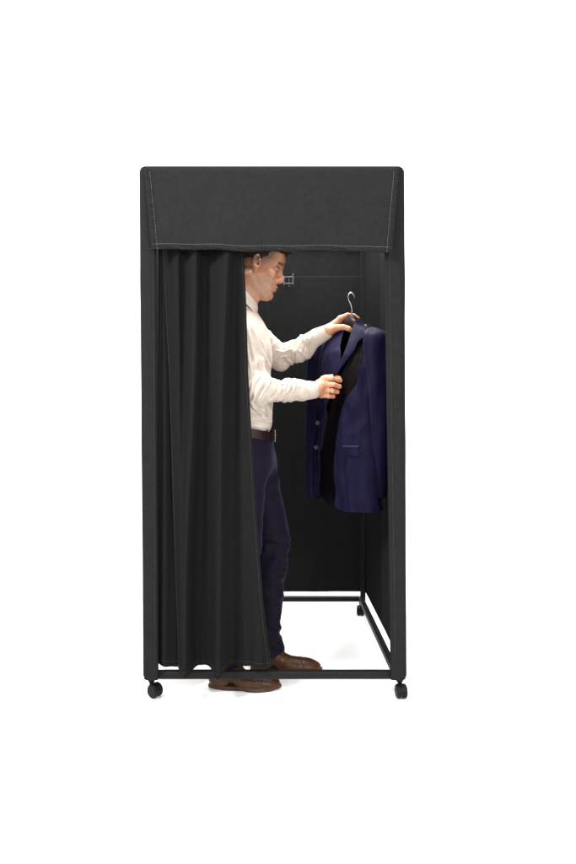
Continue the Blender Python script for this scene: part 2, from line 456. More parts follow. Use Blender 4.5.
st = MB(); dashes(st, [np.array(curtain_side(u, .012)) + o4 for u in np.linspace(0, 1, 30)], .0008, .007, .004); st.build('stitching', 'dark_stitch', cs)

# casters
def caster(x, y, zb, ang, lean=0):
    """twin-wheel caster; wheels turn about the axle direction ang"""
    ax = np.array([math.cos(ang), math.sin(ang), 0]); fw = np.array([-ax[1], ax[0], 0])
    c = np.array([x, y, 0]) + fw * .020 + np.array([0, 0, .0262])
    stem = MB(); stem.lathe([(-.010, 0), (-.010, .0085), (.004, .0085), (.004, .0125), (.0155, .0125), (.0155, 0)], (x, y, zb - .0155), (0, 0, 1), 20)
    root = stem.build('caster', 'plastic', booth)
    pin = MB(); pin.lathe([(-.006, 0), (-.006, .0045), (.006, .0045), (.006, 0)], (x, y, zb - .028), (0, 0, 1), 14); pin.build('stem', 'chrome', root)
    hood = MB(); V = []; F = []; n = 22
    for i in range(n + 1):
        th = math.radians(-12 + 165 * i / n)
        for (w, r) in ((-.007, .018), (-.007, .0275), (.007, .0275), (.007, .018)):
            V.append(c + ax * w + r * (math.cos(th) * -fw + math.sin(th) * np.array([0, 0, 1])))
    for i in range(n):
        for k in range(4): F.append((i * 4 + k, i * 4 + (k + 1) % 4, (i + 1) * 4 + (k + 1) % 4, (i + 1) * 4 + k))
    F += [(0, 1, 2, 3), (n * 4 + 3, n * 4 + 2, n * 4 + 1, n * 4)]
    hood.add(V, F); hood.lathe([(-.0065, 0), (-.0065, .0235), (.0065, .0235), (.0065, 0)], c, ax, 24)
    hood.build('hood', 'plastic', root)
    for s in (-1, 1):
        w = MB(); w.lathe([(.0045, 0), (.0045, .022), (.0065, .0255), (.012, .0262), (.0165, .0255), (.0195, .0225), (.0205, .017), (.0195, .0155), (.0195, .006), (.0205, .004), (.0205, 0)], c, ax * s, 30)
        w.build('wheel', 'plastic', root)
caster(-.459, .014, .066, math.radians(232)); caster(.4865, .014, .066, math.radians(184))
caster(.474, .962, .064, math.radians(166)); caster(-.474, .962, .064, math.radians(166))

# ================================================================== THE PERSON
FEET = P(245, 680, .165); FEET[2] = 0
person = empty('person', tuple(FEET), 'man in white shirt, navy trousers and brown shoes holding up a suit jacket', 'person')

# ---- head frame
HS = 1.06; HO = P(256.6, 266.4, .235)
pit, yaw = math.radians(18), math.radians(-4)
Rz = np.array(Matrix.Rotation(yaw, 3, 'Z')); Ry = np.array(Matrix.Rotation(pit, 3, 'Y')); HR = Rz @ Ry
def H(x, y, z): return HO + HR @ (np.array([x, y, z]) * HS)
def HC(a, b, ra, rb, k=.015, sub=False): return Cap(H(*a), H(*b), ra * HS, rb * HS, k, sub)
def HE(c, r, k=.015, sub=False, R=None): return Ell(H(*c), np.array(r) * HS, HR if R is None else HR @ R, k, sub)
head = [HE((-.008, 0, .045), (.098, .076, .085)), HE((.049, 0, .045), (.050, .060, .052), .03), HE((.040, 0, -.025), (.050, .058, .078), .03)]
for s in (1, -1):
    head += [HC((.000, s * .054, -.050), (.070, s * .016, -.098), .017, .017, .03),
             HC((.0905, s * .010, .028), (.077, s * .046, .029), .008, .008, .012),
             HE((.068, s * .046, -.020), (.019, .018, .016), .018)]
for s in (1, -1): head += [HE((.062, s * .066, -.058), (.026, .016, .022), .025, True)]
head += [HE((.080, 0, -.097), (.018, .020, .015), .015), HE((.080, 0, -.062), (.021, .032, .030), .02)]
for s in (1, -1): head += [HE((.101, s * .034, .008), (.019, .020, .0125), .010, True)]
head += [HC((.092, 0, .020), (.108, 0, -.020), .0070, .0090, .012), HE((.1085, 0, -.026), (.0105, .0115, .0105), .010)]
for s in (1, -1):
    head += [HE((.098, s * .0120, -.031), (.0115, .0070, .0085), .008), HE((.103, s * .0065, -.0395), (.004, .0025, .002), .003, True),
             HE((.0795, s * .033, .0065), (.0132, .0155, .0122), .003)]
head += [HC((.1000, -.010, -.0560), (.1000, .010, -.0560), .0048, .0048, .005), HC((.0955, -.020, -.0605), (.0985, 0, -.0570), .003, .004, .005), HC((.0955, .020, -.0605), (.0985, 0, -.0570), .003, .004, .005),
         HC((.0975, -.011, -.0680), (.0975, .011, -.0680), .0052, .0052, .005), HC((.103, -.018, -.0622), (.103, .018, -.0622), .0016, .0016, .003, True),
         HC((.098, -.014, -.0800), (.098, .014, -.0800), .003, .003, .012, True)]
for s in (1, -1):
    Re = np.array(Matrix.Rotation(math.radians(s * 22), 3, 'Z') @ Matrix.Rotation(math.radians(-12), 3, 'Y'))
    head += [HE((.008, s * .079, .000), (.0190, .0075, .0325), .006, R=Re), HE((.012, s * .0775, -.028), (.008, .005, .010), .006),
             HE((.012, s * .0885, .004), (.0110, .0070, .0200), .004, True, R=Re), HE((.014, s * .0835, .018), (.0085, .0030, .0055), .004, True, R=Re),
             HE((.021, s * .0795, -.004), (.004, .0045, .006), .004), HE((.016, s * .0815, -.008), (.004, .007, .005), .003, True)]
neck = [Cap(P(250, 281, .235), P(240, 312, .235), .060, .060, .03), Cap(P(240, 312, .235), P(238, 335, .23), .054, .07, .03)]

# ---- limbs (joint positions)
shR, elR, wrR = P(240.5, 337, .095), P(254.5, 390, .075), P(316, 389.8, .215)
shL, elL, wrL = P(250, 331, .375), P(280, 358.5, .465), P(328, 330.8, .395)
hipR, knR, anR = P(246, 462, .12), P(245, 545, .12), P(225, 660, .095)
hipL, knL, anL = P(255, 460, .285), P(274, 536, .285), P(269, 645, .258)
tor = [Ell(P(245, 352, .23), (.085, .15, .16), k=.05), Ell(P(247, 405, .215), (.075, .125, .13), k=.05), Ell(P(249, 455, .20), (.075, .145, .09), k=.05),
       Cap(shR, shL, .045, .045, .05)]
limbs = [Cap(shR, elR, .044, .036, .03), Cap(elR, wrR, .037, .026, .02), Cap(shL, elL, .044, .036, .03), Cap(elL, wrL, .036, .025, .02),
         Cap(hipR, knR, .060, .042, .03), Cap(knR, anR, .040, .028, .02), Cap(hipL, knL, .060, .042, .03), Cap(knL, anL, .040, .026, .02)]
def chain(pts, rs, k=.004):
    return [Cap(pts[i], pts[i + 1], rs[i], rs[i + 1], k if i else .009) for i in range(len(pts) - 1)]
# right hand: back of hand to the viewer, pinching the jacket fronts
RH = [Cap(wrR, P(323, 379.5, .235), .021, .011, .016), Cap(wrR, P(324, 385, .228), .022, .012, .016), Cap(wrR, P(323, 391, .232), .021, .012, .014), Cap(wrR + (0, 0, -.012), P(321, 395.5, .240), .016, .011, .012)]
RH += chain([P(323, 378.5, .237), P(331.5, 378.6, .238), P(337.6, 380.3, .256), P(339.6, 381.6, .270)], [.0115, .0098, .0088, .0078])
RH += chain([P(324, 384.5, .230), P(333.5, 384.6, .229), P(339.5, 386.6, .250), P(336, 388.5, .270)], [.0120, .0102, .0092, .0080])
RH += chain([P(323, 390.3, .232), P(332.3, 391.0, .231), P(337.4, 391.9, .251), P(333, 393.0, .272)], [.0118, .0100, .0090, .0078])
RH += chain([P(321, 395.0, .240), P(328.5, 396.3, .239), P(333.3, 396.6, .256), P(329.6, 396.6, .272)], [.0108, .0090, .0082, .0074])
RH += chain([P(317.5, 384, .245), P(325.5, 378.0, .272), P(333.5, 376.8, .280), P(338.8, 378.6, .274), P(340.6, 380.6, .268)], [.016, .0130, .0112, .0105, .0085])
# left hand: gripping the hanger, thumb on the near side, fingers over and behind
HG = .362
LH = [Cap(wrL, P(340, 319.0, .386), .020, .013, .016), Cap(wrL, P(340.5, 321, .402), .020, .013, .016), Cap(wrL, P(339, 325, .412), .019, .012, .014), Cap(wrL, P(337, 328, .418), .016, .011, .012)]
LH += chain([P(340.5, 318.4, .386), P(347.5, 315.2, .384), P(354, 315.8, .388), P(358.2, 318.6, .386)], [.0125, .0100, .0090, .0078])
LH += chain([P(341, 321, .402), P(348.5, 318.3, .407), P(355.5, 319.4, .402), P(359.2, 322.4, .396)], [.0120, .0100, .0090, .0080])
LH += chain([P(339.5, 325, .412), P(347, 323.5, .417), P(353.5, 324.8, .410), P(356.5, 327, .401)], [.0115, .0095, .0088, .0078])
LH += chain([P(337.5, 328.5, .418), P(344, 328.2, .421), P(349, 328.6, .414), P(352, 330, .405)], [.0108, .0088, .0080, .0074])
LH += chain([P(331.5, 330.5, .380), P(337.5, 327.8, .354), P(343.2, 327.2, .336), P(348.6, 328.8, .332), P(351.0, 330.3, .333)], [.018, .0145, .0120, .0112, .0092])
body_pr = tor + limbs + neck + head + RH + LH
lo, hi = bounds(body_pr)
V, F = implicit(body_pr, lo, hi, .0032)
V = relax(V, F, 1, .35)
q = (V - HO) @ HR / HS                                    # head coordinates, for the face's skin tones and the shade painted into its hollows
base = np.array([.350, .163, .092]); cols = np.tile(base, (len(V), 1))
def blend(mask, c): global cols; m_ = np.clip(mask, 0, 1)[:, None]; cols = cols * (1 - m_) + np.array(c) * m_
nz = noise(q * 90) * .5 + .5
hd = (q[:, 2] > -.15) & (np.abs(q[:, 1]) < .11) & (sdot(q) < .19)
g = lambda c, r: np.exp(-(((q - np.array(c)) / np.array(r)) ** 2).sum(1)) * hd
gs = lambda c, r: g(c, r) + g((c[0], -c[1], c[2]), r)
blend(gs((.009, .082, 0), (.025, .02, .035)) * .55, (0.408, 0.163, 0.102))
blend(gs((.015, .086, .000), (.008, .010, .014)) * .6, (.17, .06, .035))  # shade painted into the hollow of the ear
blend(gs((.07, .05, -.02), (.03, .03, .03)) * .35, (0.394, 0.177, 0.122))
blend(g((.115, 0, -.03), (.02, .02, .015)) * .5, (0.408, 0.156, 0.109))
jaw = (1 / (1 + np.exp(np.clip((q[:, 2] + .038 + .18 * np.clip(.05 - q[:, 0], 0, .1)) * 150, -50, 50)))) * (1 / (1 + np.exp(np.clip(-(q[:, 0] - .006) * 160, -50, 50)))) * hd
jaw *= 1 / (1 + np.exp(np.clip(-(q[:, 2] + .118) * 260, -50, 50)))
blend(gs((.088, .030, .016), (.016, .018, .007)) * .45, (.17, .075, .045))  # shade painted into the eye sockets, here and at the inner corners
blend(gs((.088, .022, .000), (.014, .010, .008)) * .35, (.2, .085, .05))
blend(gs((.060, .062, -.050), (.02, .02, .02)) * .2, (.22, .11, .07))  # cheek hollow darkened in the colour as shade
blend(jaw * (.62 + .25 * nz), (0.184, 0.112, 0.078))
blend(gs((.060, .060, .040), (.03, .03, .028)) * .12, (0.136, 0.082, 0.054))
side = (1 / (1 + np.exp(np.clip(-(q[:, 2] + .002 - .42 * np.clip(q[:, 0], 0, 1)) * 130, -50, 50)))) * hd * (q[:, 0] < .085)
side = side * (1 / (1 + np.exp(np.clip((q[:, 0] - .062 - .3 * np.clip(q[:, 2] - .03, 0, .1)) * 140, -50, 50))))
blend(side * (.78 + .2 * nz), (0.068, 0.039, 0.026))
back = (q[:, 0] < -.03) & (q[:, 2] > -.06) & hd
blend(back * (.5 + .3 * nz), (0.068, 0.039, 0.026))
brow = np.exp(-(((q[:, 2] - .030 + .12 * (np.abs(q[:, 1]) - .03)) / .0055) ** 2)) * ((np.abs(q[:, 1]) > .010) & (np.abs(q[:, 1]) < .052) & (q[:, 0] > .06)) * hd
blend(brow * (.9 + .1 * nz), (.045, .027, .018))
lid_shade = gs((.090, .034, .0115), (.013, .018, .0042)) ; blend(lid_shade * .95, (.06, .032, .024))  # lid painted dark to stand in for the shadow under the brow
blend(gs((.092, .035, .004), (.012, .018, .0032)) * .35, (.35, .16, .11))
lip = np.exp(-(((q[:, 2] + .0620) / .0090) ** 4)) * (np.abs(q[:, 1]) < .021) * (q[:, 0] > .086) * hd
blend(lip * .55, (0.313, 0.109, 0.085))
blend(np.exp(-(((q[:, 2] + .0622) / .0018) ** 2)) * (np.abs(q[:, 1]) < .021) * (q[:, 0] > .086) * hd * .7, (.14, .05, .04))
blend(gs((.105, .008, -.040), (.004, .004, .0025)), (.06, .025, .02))
hands = (V[:, 0] > P(314, 0, .3)[0])
blend(hands * (noise(V * 70) * .5 + .5) * .35, (0.381, 0.177, 0.116))
body = obj('body', V, F, 'skin', person, cols=cols)
# eyes
for s in (1, -1):
    mb = MB(); n = 14; c = np.array([.0803, s * .033, .0050]); Vv = []; Cc = []
    for i in range(n + 1):
        for k in range(20):
            th = math.pi * i / n; ph = 2 * math.pi * k / 20
            d = np.array([math.cos(th), math.sin(th) * math.cos(ph), math.sin(th) * math.sin(ph)])
            Vv.append(H(*(c + d * .0122))); Cc.append((.012, .008, .006) if th < .26 else (.07, .045, .03) if th < .5 else (.09, .065, .05))
    Ff = [(i * 20 + k, i * 20 + (k + 1) % 20, (i + 1) * 20 + (k + 1) % 20, (i + 1) * 20 + k) for i in range(n) for k in range(20)]
    obj('eye', Vv, Ff, 'eye', body, cols=np.array(Cc))
# ---- hair
hp = [HE((-.012, 0, .056), (.106, .0815, .085), .02), HE((.035, 0, .090), (.065, .058, .042), .03),
      HC((.070, -.010, .118), (.117, -.018, .080), .020, .011, .015), HC((.072, .02, .118), (.104, .012, .096), .018, .010, .015)]
def hclip(p):
    q = (p - HO) @ HR / HS
    return (.017 + .39 * q[:, 0] + .45 * np.clip(q[:, 0] - .045, 0, 1) - .005 * noise(q * 110) - q[:, 2]) * HS * .8
lo, hi = bounds(hp, .01); V, F = implicit(hp, lo, hi, .003, hclip); V = relax(V, F, 3, .5)
N_ = nrm(V, F); V = V + N_ * (.0022 * noise(V * np.array([90, 260, 160])))[:, None]
Vh = V.tolist(); Fh = F.tolist()
idx = rng.choice(len(V), 5200)
for i in idx:
    p = V[i]; n_ = N_[i]; ql = (p - HO) @ HR / HS
    L_ = .016 if ql[2] > .09 else .006
    d = HR @ np.array([.45 if ql[0] > .05 else -.5, 0, -.25]) + n_ * .45 + rng.normal(0, .2, 3); d /= np.linalg.norm(d)
    sd = np.cross(d, n_); sd /= np.linalg.norm(sd) + 1e-9; k = len(Vh)
    a = p - n_ * .001; b = a + d * L_ * .5; c = a + d * L_ - n_ * L_ * .15
    w = .0005; Vh += [(a - sd * w).tolist(), (a + sd * w).tolist(), (b - sd * w).tolist(), (b + sd * w).tolist(), c.tolist()]
    Fh += [[k, k + 1, k + 3, k + 2], [k + 2, k + 3, k + 4]]
obj('hair', Vh, Fh, 'hair', person)

# ---- shirt
sp = [Ell(P(245.5, 355, .23), (.112, .175, .150), k=.05), Ell(P(247, 400, .215), (.106, .152, .13), k=.06), Ell(P(248, 425, .21), (.096, .145, .075), k=.05),
      Cap(shR + (0, 0, .004), shL + (0, 0, .004), .058, .056, .05), Cap(P(240, 310, .235), P(240, 330, .235), .066, .10, .04),
      Cap(shR, elR, .064, .056, .03), Cap(elR, P(302, 390.4, .19), .0535, .0385, .025), Cap(P(300, 390.4, .186), P(312, 389.8, .207), .036, .029, .006),
      Cap(shL, elL, .060, .051, .03), Cap(elL, P(315, 338.3, .415), .0505, .038, .025), Cap(P(313, 339.4, .417), P(323, 333.8, .403), .034, .026, .006), Ell(P(300, 352, .43), (.05, .045, .045), k=.03)]
lo, hi = bounds(sp, .03)
V, F = implicit(sp, lo, hi, .0031); V = relax(V, F, 1, .4); N_ = nrm(V, F)
def axis_disp(V, a, b, rad, amp, seed, sc=(14, 34), lim=1.1):
    """diagonal sleeve folds around a limb a->b"""
    ba = b - a; L_ = np.linalg.norm(ba); t = ba / L_; pa = V - a; h = pa @ t / L_
    u_ = np.cross(t, [0, 1., 0]); u_ /= np.linalg.norm(u_); w_ = np.cross(t, u_)
    rr = pa - np.outer(pa @ t, t); d = sdot(rr); an = np.arctan2(rr @ w_, rr @ u_)
    near = np.clip(1.6 - d / rad, 0, 1) * np.clip((h + .15) * 6, 0, 1) * np.clip((lim - h) * 7, 0, 1)
    c = np.stack([h * L_ * sc[1], np.cos(an) * 1.1 + seed + h * 2, np.sin(an) * 1.1 + h * L_ * 9], 1)
    f_ = 1 - 2.6 * np.abs(noise(c)); g_ = noise(c * np.array([2.2, 1.6, 1.6]) + 9) * .35
    return near * (f_ + g_) * amp
disp = axis_disp(V, elR, wrR, .06, .0050, 3, (14, 40), .74) + axis_disp(V, elL, wrL, .06, .0055, 11, (14, 40), .72) + axis_disp(V, shR, elR, .075, .0045, 5) + axis_disp(V, shL, elL, .07, .0040, 17)
def crease(px_pts, y, a, w):
    global disp
    pts = [P(px, py, y) for px, py in px_pts]; face = np.clip(-N_[:, 1] * 1.6 + .25, 0, 1) * (np.abs(V[:, 1] - y) < .12)
    best = np.full(len(V), 9.); al = np.zeros(len(V))
    for i in range(len(pts) - 1):
        A_, B_ = pts[i][[0, 2]], pts[i + 1][[0, 2]]; q = V[:, [0, 2]] - A_; ba = B_ - A_; h = np.clip(q @ ba / (ba @ ba), 0, 1)
        d_ = sdot(q - h[:, None] * ba); m_ = d_ < best; best[m_] = d_[m_]; al[m_] = (i + h[m_]) / (len(pts) - 1)
    tap = np.sin(np.pi * np.clip(al * .9 + .05, 0, 1)) ** .7
    disp = disp + face * tap * a * (np.exp(-(best / w) ** 2) - .45 * np.exp(-((best - 1.9 * w) / w) ** 2))
for pts_, y_, a_, w_ in (([(251, 402), (258, 412), (265, 419), (272, 422)], .10, .010, .0045), ([(251, 413), (258, 418), (267, 419)], .10, .009, .004), ([(252, 422), (262, 423)], .10, .005, .004), ([(268, 405), (271, 413), (270, 421)], .14, .006, .004),
        ([(252, 401), (257, 391), (264, 381)], .03, .009, .0045), ([(257, 402), (262, 392), (270, 380)], .03, .008, .0045), ([(250, 394), (254, 384), (260, 375)], .04, .008, .004), ([(268, 401), (276, 396), (280, 388)], .06, .005, .004),
        ([(288, 400), (292, 394), (295, 386)], .14, .009, .0038), ([(284, 396), (289, 389), (291, 382)], .13, .006, .0038), ([(277, 384), (286, 384), (294, 387)], .12, .005, .004),
        ([(302, 352), (304, 345), (304, 338)], .38, .008, .004), ([(309, 353), (308, 345), (310, 337)], .38, .008, .004), ([(297, 360), (296, 352), (300, 342)], .38, .006, .004), ([(276, 350), (283, 352), (292, 349)], .38, .006, .004), ([(275, 362), (281, 357), (290, 355)], .39, .006, .004),
        ([(249, 316), (254, 334), (262, 352), (271, 368)], .10, .006, .005), ([(248, 330), (252, 350), (257, 366), (264, 378)], .08, .007, .005), ([(260, 322), (266, 340), (270, 356)], .15, .005, .0045), ([(247, 345), (249, 360), (252, 374)], .05, .007, .0045)):
    crease(pts_, y_, a_, w_)
tz = np.clip((P(0, 395, .2)[2] + .12 - V[:, 2]) / .1, 0, 1)
disp += fold(V * np.array([1, 1, 1.]) + np.outer(V[:, 0], [0, 0, .9]), 8, 3) * .0040 * (.35 + .9 * tz)
# bunched folds near the cuffs and the crook of the elbow
for c_, r_, a_ in ((P(296, 388, .18), .045, .0085), (P(306, 346, .42), .05, .0075), (P(281, 352, .45), .045, .006), (P(262, 385, .07), .06, .008), (P(262, 372, .05), .05, .006), (P(262, 418, .1), .06, .0095)):
    dd = np.exp(-((V - c_) ** 2).sum(1) / r_ ** 2)
    disp += dd * a_ * (1 - 2.6 * np.abs(noise(np.stack([V[:, 0] * 26 + V[:, 2] * 13, V[:, 1] * 12, V[:, 2] * 16 - V[:, 0] * 9], 1) + c_ * 50)))
V = V + N_ * disp[:, None]; V = relax(V, F, 1, .15)
shirt = obj('shirt', V, F, 'shirt', person)
def cuff(a, b, ra, rb, name='cuff'):
    t = b - a; L_ = np.linalg.norm(t); t /= L_; u_ = np.cross(t, [0, 1., 0]); u_ /= np.linalg.norm(u_); w_ = np.cross(t, u_)
    prof = [(-.004, ra - .006), (0, ra), (.3 * L_, ra * .995 + .001), (.7 * L_, (ra + rb) / 2), (L_ - .002, rb), (L_, rb - .0015), (L_ - .001, rb - .004), (L_ - .02, rb - .006)]
    V = []; F = []; n = 40
    for h, r in prof:
        for k in range(n):
            th = 2 * math.pi * k / n; rr = r * (1 + .02 * math.sin(3 * th + h * 60)); V.append(a + t * h + rr * (math.cos(th) * u_ * 1.0 + math.sin(th) * w_ * .92))
    for i in range(len(prof) - 1):
        for k in range(n): F.append((i * n + k, i * n + (k + 1) % n, (i + 1) * n + (k + 1) % n, (i + 1) * n + k))
    return obj(name, V, F, 'shirt', shirt, True, 60)
cuff(P(297.5, 391.0, .182), P(315.8, 389.8, .212), .0405, .0350)
cuff(P(312.5, 339.8, .418), P(329.2, 330.6, .396), .0385, .0305)
# collar
def collar(u, v):
    th = math.radians(14 + 332 * u); r = np.array([math.cos(th), math.sin(th)])
    prof = [(.000, -.030), (.002, .008), (.004, .026), (.0075, .0285), (.0105, .024), (.0130, .008), (.0165, -.006)]
    q = v * (len(prof) - 1); i = min(int(q), len(prof) - 2); a, z = [prof[i][k] * (1 - q + i) + prof[i + 1][k] * (q - i) for k in (0, 1)]
    R_ = .061 + a; fr = max(0, math.cos(th))
    if v > .8: z -= .010 * fr ** 6
    c = P(239.5, 297.0, .235)
    return c + np.array([R_ * r[0] - .010 * z / .03 * 0 + .15 * z * 1.6, R_ * r[1] * 1.02, z * 1.2 - 1.0 * R_ * r[0]])
sheet('collar', collar, 80, 18, .0012, 'shirt', shirt)
mb = MB()
# ---- trousers
zt_ = P(0, 433, .2)[2]
tp = [Ell(P(249, 440, .205), (.102, .152, .09), k=.03), Ell(P(249, 462, .20), (.104, .165, .085), k=.05),
      Cap(P(254.5, 462, .275), knL, .088, .0655, .04), Cap(knL, P(268, 628, .265), .0640, .050, .02), Cap(P(269.5, 640, .262), P(271.2, 655, .258), .055, .061, .025),
      Cap(P(246, 462, .12), knR, .085, .064, .04), Cap(knR, P(228, 640, .10), .062, .052, .02), Cap(P(227, 640, .10), P(226, 664, .098), .054, .058, .03)]
def tclip(p):
    zb = np.where(p[:, 1] > .18, P(0, 653, .255)[2], P(0, 664, .1)[2]) + .10 * (p[:, 0] - P(268, 0, .2)[0]) * (p[:, 1] > .18)
    return np.maximum(p[:, 2] - zt_, zb - p[:, 2])
lo, hi = bounds(tp, .03); V, F = implicit(tp, lo, hi, .004, tclip); V = relax(V, F, 1, .4); N_ = nrm(V, F)
low = np.clip((.75 - V[:, 2]) / .5, .25, 1) * np.clip((zt_ - V[:, 2]) / .05, 0, 1)
disp = axis_disp(V, hipL, knL, .10, .0045, 23, (9, 20)) + axis_disp(V, knL, anL, .085, .0045, 31, (9, 15)) + axis_disp(V, hipR, knR, .10, .004, 43, (9, 18)) + axis_disp(V, knR, anR, .085, .005, 51, (9, 18))
def bunch(c_, r_, a_, sc, off):
    dd = np.exp(-((V - c_) ** 2).sum(1) / r_ ** 2); return dd * a_ * (1 - 2.8 * np.abs(noise(V @ np.array(sc).T + off)))
B1 = [[16, 4, 26], [3, 14, 0], [-18, 0, 14]]
disp += bunch(P(274, 480, .25), .08, .015, B1, 3) + bunch(P(275, 548, .25), .10, .017, [[12, 4, 34], [3, 12, 0], [-14, 0, 10]], 7) + bunch(P(272, 636, .23), .08, .010, [[14, 3, 38], [3, 10, 0], [-10, 0, 8]], 15)
V = V + N_ * (np.maximum(disp, -.008) * np.clip(low * 1.3, 0, 1))[:, None]; V = relax(V, F, 1, .35)
obj('trousers', V, F, 'trouser', person)
# ---- belt with buckle
def beltf(u, v):
    th = 2 * math.pi * u; z = P(0, 431.5, .2)[2] + (v - .5) * .036
    a = .106 + .0012 * math.sin(math.pi * v); b = .158
    return P(248.6, 431, .205) * np.array([1, 1, 0]) + np.array([a * math.cos(th), b * math.sin(th), z - .16 * a * math.cos(th) * 1.0 + .002 * math.sin(th * 3)])
bt = sheet('belt', beltf, 90, 6, .004, 'belt', person)
mb = MB(); c0 = np.array(beltf(.985, .5)); 
def bpnt(u, v): 
    p = np.array(beltf(u, v)); n = np.array([math.cos(2 * math.pi * u), math.sin(2 * math.pi * u), 0]); return p + n * .004
mb.tube([bpnt(-.02, -.1), bpnt(-.02, 1.1), bpnt(.03, 1.1), bpnt(.03, -.1), bpnt(-.02, -.1)], .0024, 8)
mb.tube([bpnt(.0, .5), bpnt(.035, .5)], .0018, 6); mb.build('buckle', 'chrome', bt)
mb = MB(); mb.tube([bpnt(.875, -.25), bpnt(.875, 1.2)], .0032, 8); mb.build('belt_loop', 'trouser', bt)

# ---- shoes
def shoe(hx, y, tx, yaw):
    c, s = math.cos(yaw), math.sin(yaw); L_ = tx - hx; k = L_ / .29
    def W(x, yy, z): return np.array([hx + (x * c - yy * s) * k, y + (x * s + yy * c) * k, z])
    pr = [Ell(W(.238, .004, .022), np.array([.050, .038, .024]) * k, k=.02), Ell(W(.175, 0, .025), np.array([.075, .042, .032]) * k, k=.03),
          Cap(W(.100, 0, .060), W(.165, 0, .032), .036, .025, .02), Ell(W(.045, 0, .040), np.array([.045, .034, .048]) * k, k=.02),
          Cap(W(.055, 0, .050), W(.062, 0, .082), .037, .038, .02), Cap(W(.112, 0, .088), W(.128, 0, .082), .014, .012, .01)]
    lo, hi = bounds(pr); V, F = implicit(pr, lo, hi, .0028, lambda p: .014 - p[:, 2]); V = relax(V, F, 1, .4); N_ = nrm(V, F)
    lx = ((V[:, 0] - hx) * c + (V[:, 1] - y) * s) / k
    V = V + N_ * (noise(V * 60) * .0007 + np.exp(-((lx - .19) / .018) ** 2) * np.sin(lx * 900) * .0009 - np.exp(-((lx - .213) / .0016) ** 2) * .0014 - np.exp(-((lx - .088) / .0016) ** 2) * .0012)[:, None]
    o = obj('shoe', V, F, 'leather', person)
    out = []
    for i in range(48):
        th = 2 * math.pi * i / 48; x = .147 + .1475 * math.cos(th); yy = math.sin(th)
        w = np.interp(x, [-.001, .02, .06, .12, .2, .26, .295], [.022, .031, .032, .031, .045, .040, .020])
        out.append((x, yy * w * 1.04))
    V = []; F = []; n = len(out)
    for z, g_ in ((0.0, .97), (.003, 1.0), (.013, 1.0), (.0155, .985), (.0155, .6)):
        for x, yy in out:
            zz = z
            if .075 < x < .150 and z < .01: zz = z + .009 * math.sin((x - .075) / .075 * math.pi) ** .5
            if x > .24: zz = z + (x - .24) * .10
            V.append(W(.147 + (x - .147) * g_, yy * g_, zz))
    for i in range(4):
        for j in range(n): F.append((i * n + j, i * n + (j + 1) % n, (i + 1) * n + (j + 1) % n, (i + 1) * n + j))
    F.append(tuple(range(n))[::-1]); F.append(tuple(4 * n + j for j in range(n)))
    obj('sole', V, F, 'sole', o, True, 40)
    lc = MB()
    for i in range(4):
        x = .108 + i * .016; z = .097 - i * .0115
        lc.tube([W(x - .004, -.022, z - .012), W(x, -.008, z + .0005), W(x + .002, .008, z + .0005), W(x - .002, .022, z - .012)], .0020, 6)
    lc.build('lace', 'lace', o)
shoe(P(208.5, 0, .085)[0], .085, P(280.5, 0, .085)[0], math.radians(-3))
shoe(P(250.5, 0, .248)[0], .248, P(321.0, 0, .248)[0], math.radians(-4))
# ring on the right hand
mb = MB(); a_, b_ = P(325.5, 390.5, .2315), P(328.0, 390.6, .2315)
t_ = (b_ - a_) / np.linalg.norm(b_ - a_); u_ = np.cross(t_, [0, 1., 0]); u_ /= np.linalg.norm(u_); w_ = np.cross(t_, u_)
c_ = P(330.0, 390.8, .2313); mb.tube([c_ + .0113 * (math.cos(x) * u_ + math.sin(x) * w_) for x in np.linspace(0, 2 * math.pi, 25)], .0014, 6, False)
mb.build('ring', 'gold', person)

# ================================================================== JACKET ON ITS HANGER
JC = P(348, 322, .36)
JL = np.array([.55, -.835, 0]); JF = np.array([-.835, -.55, 0]); JU = np.array([0, 0, 1.])
def J(x, f, z): return JC + JL * x * .88 + JF * f + JU * z
def pix(p): k = CD * FP / (CD + p[1]); return CX + p[0] * k, HY - (p[2] - CH) * k
aw = lambda z: np.interp(z, [-.85, -.6, -.40, -.22, -.1, 0], [.226, .218, .196, .205, .205, .2])
bw = lambda z: np.interp(z, [-.85, -.6, -.40, -.22, -.1, 0], [.095, .098, .092, .100, .085, .06])
def ztop(x):
    x = abs(x); return -.012 - .30 * max(0, x - .06) if x < .19 else -.051 - 2.3 * (x - .19)
def front(x, z):
    a, b = aw(z), bw(z); d = b * math.sqrt(max(0, 1 - (x / a) ** 2) + 1e-4)
    tpz = min(1, max(0, (ztop(x) - z + .004) / .13)); return d * max(.12, math.sqrt(tpz))
HEM = -.800
def solve(px, py, z0=None):
    """surface point of the jacket front seen at a picture position"""
    z = -(py - 322) / 228.
    for _ in range(4):
        lo_, hi_ = -.14, .20
        for _ in range(24):
            m_ = (lo_ + hi_) / 2
            if pix(J(m_, front(m_, z), z))[0] < px: lo_ = m_
            else: hi_ = m_
        p = J(lo_, front(lo_, z), z); z += (pix(p)[1] - py) / 235.
    return lo_, z
def etab(tab):
    zs, xs = [], []
    for py, px in tab: x, z = solve(px, py); zs.append(z); xs.append(x)
    o_ = np.argsort(zs); return np.array(zs)[o_], np.array(xs)[o_]
eL = etab([(331, 364), (345, 364.5), (362, 361), (377, 357), (395, 350), (410, 343.5), (425, 338.5), (440, 336.5), (480, 334), (507, 332.5)])
eR = etab([(332, 343), (345, 340), (362, 340.5), (377, 336), (400, 328), (423, 322.5), (447, 320), (480, 318), (500, 317)])
jacket = empty('suit_jacket', tuple(J(0, 0, HEM)), 'navy blue suit jacket on a dark wooden hanger, held up by the person', 'jacket')
